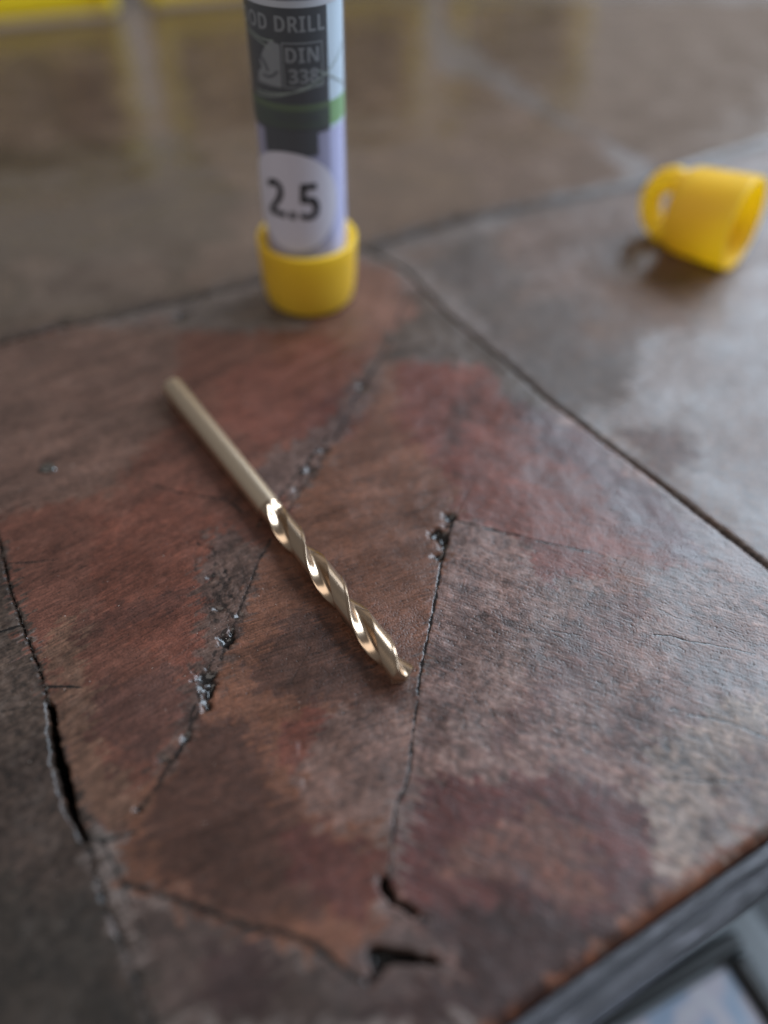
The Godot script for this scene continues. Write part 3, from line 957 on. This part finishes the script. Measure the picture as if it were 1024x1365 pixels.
func build_drill() -> void:
	var from := Vector3(-30.2, 1.25, -86.0)
	var to := Vector3(2.55, 1.25, -39.05)
	var d := (to - from).normalized()
	var t := thing("drill_bit", "bronze coloured twist drill bit lying across the reddish board", "drill bit", Vector3(from.x, 0, from.z))
	# local axes: x along the drill
	t.basis = Basis(d, Vector3.UP, d.cross(Vector3.UP))
	var seg := 180
	var shank := PackedVector3Array()
	var rings := []
	for q: Vector2 in rounded([Vector2(0, 0), Vector2(DRILL_R, 0), Vector2(DRILL_R, 10)], 0.22, 5):
		rings.append(q)
	rings.append(Vector2(DRILL_R, 20))
	rings.append(Vector2(DRILL_R, FLUTE_FROM))
	for q: Vector2 in rings:
		for k in seg:
			var a := TAU * k / seg
			shank.append(Vector3(q.y, DRILL_R + q.x * cos(a), q.x * sin(a)))
	var satin := paint(Color(0.84, 0.76, 0.66), 0.36, 1.0)
	satin.heightmap_enabled = true
	var img := Image.create(64, 256, false, Image.FORMAT_L8)
	var rng := RandomNumberGenerator.new()
	rng.seed = 4
	for y in 256:
		for x in 64:
			img.set_pixel(x, y, Color.from_hsv(0, 0, rng.randf_range(0.35, 0.65)))
	satin.heightmap_texture = ImageTexture.create_from_image(img)
	satin.heightmap_scale = 0.0006
	part("shank", grid_mesh(shank, rings.size(), seg, true), satin, t)

	var p := PackedVector3Array()
	var tip := 1.0 / tan(deg_to_rad(61.0))
	var steps := 260
	for i in steps + 1:
		for k in seg:
			var th := TAU * k / seg
			# each line of the body ends where the cone of the point cuts it
			var ss := lerpf(FLUTE_FROM, DRILL_LONG - drill_radius(th, DRILL_LONG) * tip, i / float(steps))
			var turn := th + TAU * ss / PITCH + PHASE
			var r := drill_radius(th, ss)
			p.append(Vector3(ss, DRILL_R + r * cos(turn), r * sin(turn)))
	var cone := PackedVector3Array()
	for i in 13:
		var f := 1.0 - i / 12.0
		for k in seg:
			var th := TAU * k / seg
			var r := drill_radius(th, DRILL_LONG)
			# the faces of the point fall away behind each cutting lip
			var fall := 0.3 * f * (1.0 - fposmod(th, PI) / PI) * 0.5
			var turn := th + TAU * (DRILL_LONG - r * tip) / PITCH + PHASE
			cone.append(Vector3(DRILL_LONG - r * f * tip - (fall if i > 0 else 0.0), DRILL_R + r * f * cos(turn), r * f * sin(turn)))
	var bright := paint(Color(0.74, 0.645, 0.55), 0.25, 1.0)
	part("fluted_body", grid_mesh(p, steps + 1, seg, true), bright, t)
	part("point", grid_mesh(cone, 13, seg, true), bright, t)


# ---------------------------------------------------------------- the tube the drill came in

const TUBE_R := 6.35

# puts a flat shape (dx along the curve, y up) on the tube at an angle
func bent(v: PackedVector3Array, n: PackedVector3Array, idx: PackedInt32Array, radius: float) -> ArrayMesh:
	var ov := PackedVector3Array()
	var on := PackedVector3Array()
	for i in v.size():
		var a := v[i].x / radius
		var r := radius + v[i].z
		ov.append(Vector3(r * sin(a), v[i].y, r * cos(a)) * S)
		on.append(Vector3(sin(a) * n[i].z + cos(a) * n[i].x, n[i].y, cos(a) * n[i].z - sin(a) * n[i].x).normalized())
	return arrays_mesh(ov, on, idx)


func lettering(called: String, words: String, tall: float, at: Vector2, radius: float, mat: Material, parent: Node3D, bold := true, stretch := 1.0, lift := 0.06) -> void:
	var f := SystemFont.new()
	f.font_names = PackedStringArray(["Droid Sans"])
	f.font_weight = 700 if bold else 400
	var tm := TextMesh.new()
	tm.font = f
	tm.text = words
	tm.font_size = 64
	tm.pixel_size = 0.01
	tm.depth = 0.02
	tm.curve_step = 1.5
	var a := tm.surface_get_arrays(0)
	var v: PackedVector3Array = a[Mesh.ARRAY_VERTEX]
	var lo := Vector3.INF
	var hi := -Vector3.INF
	for q in v:
		lo = lo.min(q)
		hi = hi.max(q)
	var k := tall / (hi.y - lo.y)
	var mid := (lo + hi) / 2.0
	var idx: PackedInt32Array = a[Mesh.ARRAY_INDEX] if a[Mesh.ARRAY_INDEX] != null else PackedInt32Array(range(v.size()))
	var nor: PackedVector3Array = a[Mesh.ARRAY_NORMAL]
	var outlines := []
	for t in range(0, idx.size(), 3):
		if nor[idx[t]].z < 0.5 or nor[idx[t + 1]].z < 0.5 or nor[idx[t + 2]].z < 0.5:
			continue
		var tri := PackedVector2Array()
		for e in 3:
			var q := v[idx[t + e]] - mid
			tri.append(Vector2(q.x * k * stretch + at.x, q.y * k + at.y))
		outlines.append(tri)
	print_shapes(called, outlines, lift, radius, mat, parent)


# a flat print of a polygon (dx, y) on the tube, cut into narrow strips so that it follows the curve
func print_shape(called: String, outline: PackedVector2Array, lift: float, radius: float, mat: Material, parent: Node3D) -> MeshInstance3D:
	return print_shapes(called, [outline], lift, radius, mat, parent)


func print_shapes(called: String, outlines: Array, lift: float, radius: float, mat: Material, parent: Node3D) -> MeshInstance3D:
	var v := PackedVector3Array()
	var idx := PackedInt32Array()
	var n := PackedVector3Array()
	for outline: PackedVector2Array in outlines:
		var lo := 1e9
		var hi := -1e9
		for q in outline:
			lo = minf(lo, q.x)
			hi = maxf(hi, q.x)
		var x := floorf(lo / 0.5) * 0.5
		while x < hi:
			var band := PackedVector2Array([Vector2(x, -5), Vector2(x + 0.5, -5), Vector2(x + 0.5, 80), Vector2(x, 80)])
			for piece in Geometry2D.intersect_polygons(outline, band):
				var tri := Geometry2D.triangulate_polygon(piece)
				for t in range(0, tri.size(), 3):
					var p0: Vector2 = piece[tri[t]]
					var p1: Vector2 = piece[tri[t + 1]]
					var p2: Vector2 = piece[tri[t + 2]]
					var order := [p0, p1, p2] if (p1 - p0).cross(p2 - p0) < 0.0 else [p0, p2, p1]
					for q: Vector2 in order:
						idx.append(v.size())
						v.append(Vector3(q.x, q.y, lift))
						n.append(Vector3(0, 0, 1))
			x += 0.5
	return part(called, bent(v, n, idx, radius), mat, parent)


func ribbon(points: Array, wide: float) -> PackedVector2Array:
	var up := PackedVector2Array()
	var down := PackedVector2Array()
	for i in points.size():
		var d: Vector2 = (points[mini(i + 1, points.size() - 1)] - points[maxi(i - 1, 0)]).normalized()
		var s := Vector2(-d.y, d.x) * wide / 2.0
		up.append(points[i] + s)
		down.append(points[i] - s)
	down.reverse()
	up.append_array(down)
	return up


func arc(a: Vector2, b: Vector2, c: Vector2, steps := 14) -> Array:
	var out := []
	for i in steps + 1:
		var t := i / float(steps)
		out.append(a.lerp(b, t).lerp(b.lerp(c, t), t))
	return out


func yellow_plastic() -> StandardMaterial3D:
	var m := paint(Color(0.98, 0.83, 0.30), 0.34)
	m.backlight_enabled = true
	m.backlight = Color(1.0, 0.92, 0.3)
	return m


func build_tube() -> void:
	var t := thing("drill_tube", "clear plastic drill tube with dark label and 2.5 sticker standing in a yellow cap", "tube", Vector3(-12.2, 0, -111.2))
	t.rotation_degrees.z = -1.2
	var yellow := yellow_plastic()
	var cup := rounded([Vector2(0.01, 0.0), Vector2(6.9, 0.0), Vector2(7.45, 3.2), Vector2(7.75, 11.0), Vector2(6.85, 11.0), Vector2(6.75, 2.0), Vector2(0.01, 2.0)], 1.5, 6)
	var cap := part("end_cap", lathe(cup, 96), yellow, t)
	cap.set_meta("label", "yellow plastic end cap")
	# printed sheet inside the tube
	var r := TUBE_R - 0.25
	var front := deg_to_rad(46.0)
	var lit_film := paint(Color(0.74, 0.80, 0.85), 0.4)  # light coming through the tube's right side, painted as a pale sector
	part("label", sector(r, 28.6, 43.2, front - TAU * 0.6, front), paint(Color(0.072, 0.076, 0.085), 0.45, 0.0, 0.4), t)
	part("lit_label_film", sector(r, 28.6, 43.2, front, front + TAU * 0.4), lit_film, t)
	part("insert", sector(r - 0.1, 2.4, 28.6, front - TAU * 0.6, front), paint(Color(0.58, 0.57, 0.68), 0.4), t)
	part("insert", sector(r - 0.1, 2.4, 28.6, front, front + TAU * 0.4), paint(Color(0.70, 0.70, 0.84), 0.4), t)  # same insert on the lit right side, brightness put into its colour
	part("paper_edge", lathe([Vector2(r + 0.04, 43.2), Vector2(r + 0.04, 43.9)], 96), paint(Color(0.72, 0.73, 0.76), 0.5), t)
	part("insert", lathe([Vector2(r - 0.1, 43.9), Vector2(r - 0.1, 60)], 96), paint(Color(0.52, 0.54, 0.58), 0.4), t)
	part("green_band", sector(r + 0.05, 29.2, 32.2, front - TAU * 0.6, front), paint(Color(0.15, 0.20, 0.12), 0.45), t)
	part("green_band", sector(r + 0.05, 29.2, 32.2, front, front + TAU * 0.4), paint(Color(0.46, 0.62, 0.40), 0.45), t)  # same band made paler where the tube's side is lit, light painted in
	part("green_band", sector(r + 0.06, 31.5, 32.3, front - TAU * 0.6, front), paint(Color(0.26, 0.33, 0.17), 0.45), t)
	var silver := paint(Color(0.47, 0.48, 0.49), 0.45)
	var grey_line := paint(Color(0.52, 0.56, 0.52), 0.45)
	var dark := paint(Color(0.15, 0.155, 0.17), 0.45)
	# lettering on the sheet
	lettering("lettering", "WOOD DRILL", 1.75, Vector2(-2.9, 41.5), r, silver, t)
	lettering("lettering", "DIN", 1.7, Vector2(1.35, 38.1), r, silver, t, true, 1.05)
	lettering("lettering", "338", 1.7, Vector2(1.4, 35.7), r, silver, t, true, 1.05)
	# frame round the standard's number
	for b in [[-1.2, 34.3, 4.0, 34.45], [-1.2, 39.35, 4.0, 39.5], [-1.2, 34.3, -1.05, 39.5], [3.85, 34.3, 4.0, 39.5]]:
		print_shape("label_frame", PackedVector2Array([Vector2(b[0], b[1]), Vector2(b[2], b[1]), Vector2(b[2], b[3]), Vector2(b[0], b[3])]), 0.06, r, silver, t)
	# silver emblem: a pale leaf-like shape with a dark cut
	var em := PackedVector2Array([Vector2(-5.2, 34.4), Vector2(-1.5, 34.3), Vector2(-1.4, 39.2), Vector2(-2.6, 39.6), Vector2(-3.6, 38.6), Vector2(-4.6, 37.0), Vector2(-4.3, 36.2), Vector2(-5.0, 35.6)])
	print_shape("emblem", em, 0.06, r, silver, t)
	print_shape("emblem_cut", ribbon(arc(Vector2(-4.2, 35.5), Vector2(-2.9, 35.0), Vector2(-1.9, 36.2)), 0.28), 0.1, r, dark, t)
	print_shape("emblem_cut", ribbon(arc(Vector2(-4.5, 37.6), Vector2(-3.6, 37.0), Vector2(-3.3, 36.0)), 0.35), 0.1, r, dark, t)
	# thin curved lines
	for b in [[Vector2(-7.5, 41.0), Vector2(-5, 39.2), Vector2(-2.2, 39.6)], [Vector2(-7.5, 39.8), Vector2(-5, 39.6), Vector2(-2.6, 38.6)], [Vector2(3.2, 36.2), Vector2(6, 34.8), Vector2(8.5, 33.2)], [Vector2(-6, 32.7), Vector2(1.5, 33.2), Vector2(8.5, 38.2)], [Vector2(-6, 33.2), Vector2(-1, 33.3), Vector2(4, 34.8)]]:
		print_shape("label_line", ribbon(arc(b[0], b[1], b[2]), 0.16), 0.07, r, grey_line, t)
	lettering("lettering", "PRECISION", 0.9, Vector2(0.2, 30.6), r + 0.05, dark, t, false)
	print_shape("label_tab", PackedVector2Array([Vector2(-5.0, 25.6), Vector2(2.9, 25.6), Vector2(2.9, 28.9), Vector2(-5.0, 28.9)]), 0.02, r, dark, t)
	# clear wall of the tube
	var glass := StandardMaterial3D.new()
	glass.transparency = BaseMaterial3D.TRANSPARENCY_ALPHA
	glass.albedo_color = Color(0.90, 0.93, 0.98, 0.08)
	glass.roughness = 0.3
	part("clear_wall", lathe([Vector2(TUBE_R, 2.2), Vector2(TUBE_R, 60)], 96), glass, t)
	# round sticker with the size
	var disc := PackedVector3Array()
	var dn := PackedVector3Array()
	var di := PackedInt32Array()
	var rings := 10
	var segs := 48
	for i in rings + 1:
		for k in segs:
			var a := TAU * k / segs
			var q := Vector2(cos(a), sin(a)) * 7.35 * i / rings
			disc.append(Vector3(q.x - 1.6, q.y + 18.9, 0.05 - 0.02 * pow(i / float(rings), 6)))
			dn.append(Vector3(0, 0, 1))
	for i in rings:
		for k in segs:
			var k2 := (k + 1) % segs
			di.append_array([i * segs + k, (i + 1) * segs + k2, (i + 1) * segs + k, i * segs + k, i * segs + k2, (i + 1) * segs + k2])
	var sticker := part("sticker", bent(disc, dn, di, TUBE_R), paint(Color(0.80, 0.79, 0.84), 0.42), t)
	sticker.set_meta("label", "round white sticker reading 2.5")
	lettering("size_number", "2.5", 5.5, Vector2(-1.3, 19.4), TUBE_R + 0.05, paint(Color(0.13, 0.135, 0.15), 0.5), t, true, 0.84)


func build_loose_cap() -> void:
	var t := thing("loose_cap", "loose yellow plastic cap with a hanging loop lying on its side", "cap", Vector3(60.0, 0, -120.2))
	var yellow := yellow_plastic()
	var turn := atan2(-0.66, 0.75)
	var tilt := atan2(1.2, 12.0)
	var long := 11.7
	var profile := rounded([Vector2(0.01, 0), Vector2(6.4, 0), Vector2(7.0, 1.2), Vector2(7.6, long), Vector2(6.6, long), Vector2(6.0, 1.6), Vector2(0.01, 1.6)], 1.1, 6)
	# y of the lathe becomes the cap's axis
	var axis := Vector3(cos(turn) * cos(tilt), sin(tilt), -sin(turn) * cos(tilt)).normalized()
	var side := axis.cross(Vector3.UP).normalized()
	var holder := Basis(side, axis, side.cross(axis).normalized())
	var shell := part("cup", lathe(profile, 96), yellow, t)
	shell.transform = Transform3D(holder, (Vector3(0, 7.55, 0) - axis * long) * S)
	# hanging loop on the closed end
	var p := PackedVector3Array()
	var big := 4.0
	var cols := 28
	var rows := 49
	for i in rows:
		var a := TAU * i / (rows - 1)
		for k in cols:
			var b := TAU * k / cols
			var ring := big + 1.85 * cos(b)
			p.append(Vector3(0.0 + 1.8 * sin(b), -1.6 + ring * cos(a) * 0.95, ring * sin(a) * 1.15))
	var loop := part("loop", grid_mesh(p, rows, cols, true), yellow, t)
	loop.transform = Transform3D(Basis(side, axis, side.cross(axis).normalized()), (Vector3(0, 7.55, 0) - axis * long) * S)


# ---------------------------------------------------------------- drill cases at the back

func build_cases() -> void:
	var row := [[-160.0, -75.0, Vector2(-74.7, -249.3), "yellow edged plastic drill case at the back left, cut by the photo's edge"], [0, 0, Vector2(14, -281), "yellow edged plastic drill case behind the standing tube"], [0, 0, Vector2(71, -300), "short yellow edged plastic drill case furthest along the row"]]
	var widths := [85.0, 86.0, 52.0]
	for i in 3:
		var corner: Vector2 = row[i][2]
		var wide: float = widths[i]
		var t := thing("drill_case", row[i][3], "case", Vector3(corner.x, 0, corner.y), "drill cases at the back of the table")
		t.rotation.y = atan2(0.30, 0.954)
		var yellow := paint(Color(0.92, 0.80, 0.14), 0.3)
		var tall := 46.0
		for x in [-3.0, -wide + 3.0]:
			part("corner_post", rounded_box(Vector3(6, tall - 0.4, 8), 2.6), yellow, t, Vector3(x, tall / 2.0, -4))
		part("bottom_rail", rounded_box(Vector3(wide - 7, 6.5, 7), 1.5), yellow, t, Vector3(-wide / 2.0, 4.0, -4.6))
		part("top_rail", rounded_box(Vector3(wide - 7, 5, 7), 1.5), yellow, t, Vector3(-wide / 2.0, tall - 3.0, -4.6))
		part("foot_strip", rounded_box(Vector3(wide - 4, 1.2, 9), 0.4), paint(Color(0.62, 0.56, 0.52), 0.5), t, Vector3(-wide / 2.0, 0.6, -4.0))
		part("back_panel", rounded_box(Vector3(wide - 8, tall - 2, 3), 0.8), paint(Color(0.22, 0.21, 0.14), 0.4), t, Vector3(-wide / 2.0, tall / 2.0, -14))
		var rng := RandomNumberGenerator.new()
		rng.seed = 50 + i
		var n := int((wide - 14) / 6.0)
		for k in n:
			var c := Color(0.42, 0.40, 0.10).lerp(Color(0.75, 0.62, 0.14), rng.randf())
			part("rib", rounded_box(Vector3(3.2, tall - 10, 4), 1.2), paint(c, 0.4), t, Vector3(-8.0 - 6.0 * k, tall / 2.0, -8.5))


func build_dust() -> void:
	var mm := MultiMesh.new()
	mm.transform_format = MultiMesh.TRANSFORM_3D
	var ball := SphereMesh.new()
	ball.radius = 0.00006
	ball.height = 0.00008
	ball.radial_segments = 6
	ball.rings = 3
	mm.mesh = ball
	mm.instance_count = 260
	var rng := RandomNumberGenerator.new()
	rng.seed = 17
	for i in mm.instance_count:
		var p := Vector2(rng.randf_range(-50, 45), rng.randf_range(-95, -12))
		while edge_distance(p) > -2.0:
			p = Vector2(rng.randf_range(-50, 45), rng.randf_range(-95, -12))
		var k := rng.randf_range(0.5, 1.0)
		if rng.randf() < 0.06:
			k *= 1.8
		var y := 0.22 * swell.get_noise_2d(p.x, p.y) + 0.05 * swell.get_noise_2d(p.x * 5.0, p.y * 5.0)
		mm.set_instance_transform(i, Transform3D(Basis().scaled(Vector3(k, k, k * rng.randf_range(0.7, 1.8))).rotated(Vector3.UP, rng.randf() * TAU), Vector3(p.x, y + 0.02, p.y) * S))
	var o := MultiMeshInstance3D.new()
	o.name = "dust"
	o.multimesh = mm
	o.material_override = paint(Color(0.62, 0.56, 0.52), 0.6)
	o.set_meta("kind", "stuff")
	o.set_meta("label", "pale dust specks scattered over the table top")
	o.set_meta("category", "dust")
	add_child(o)
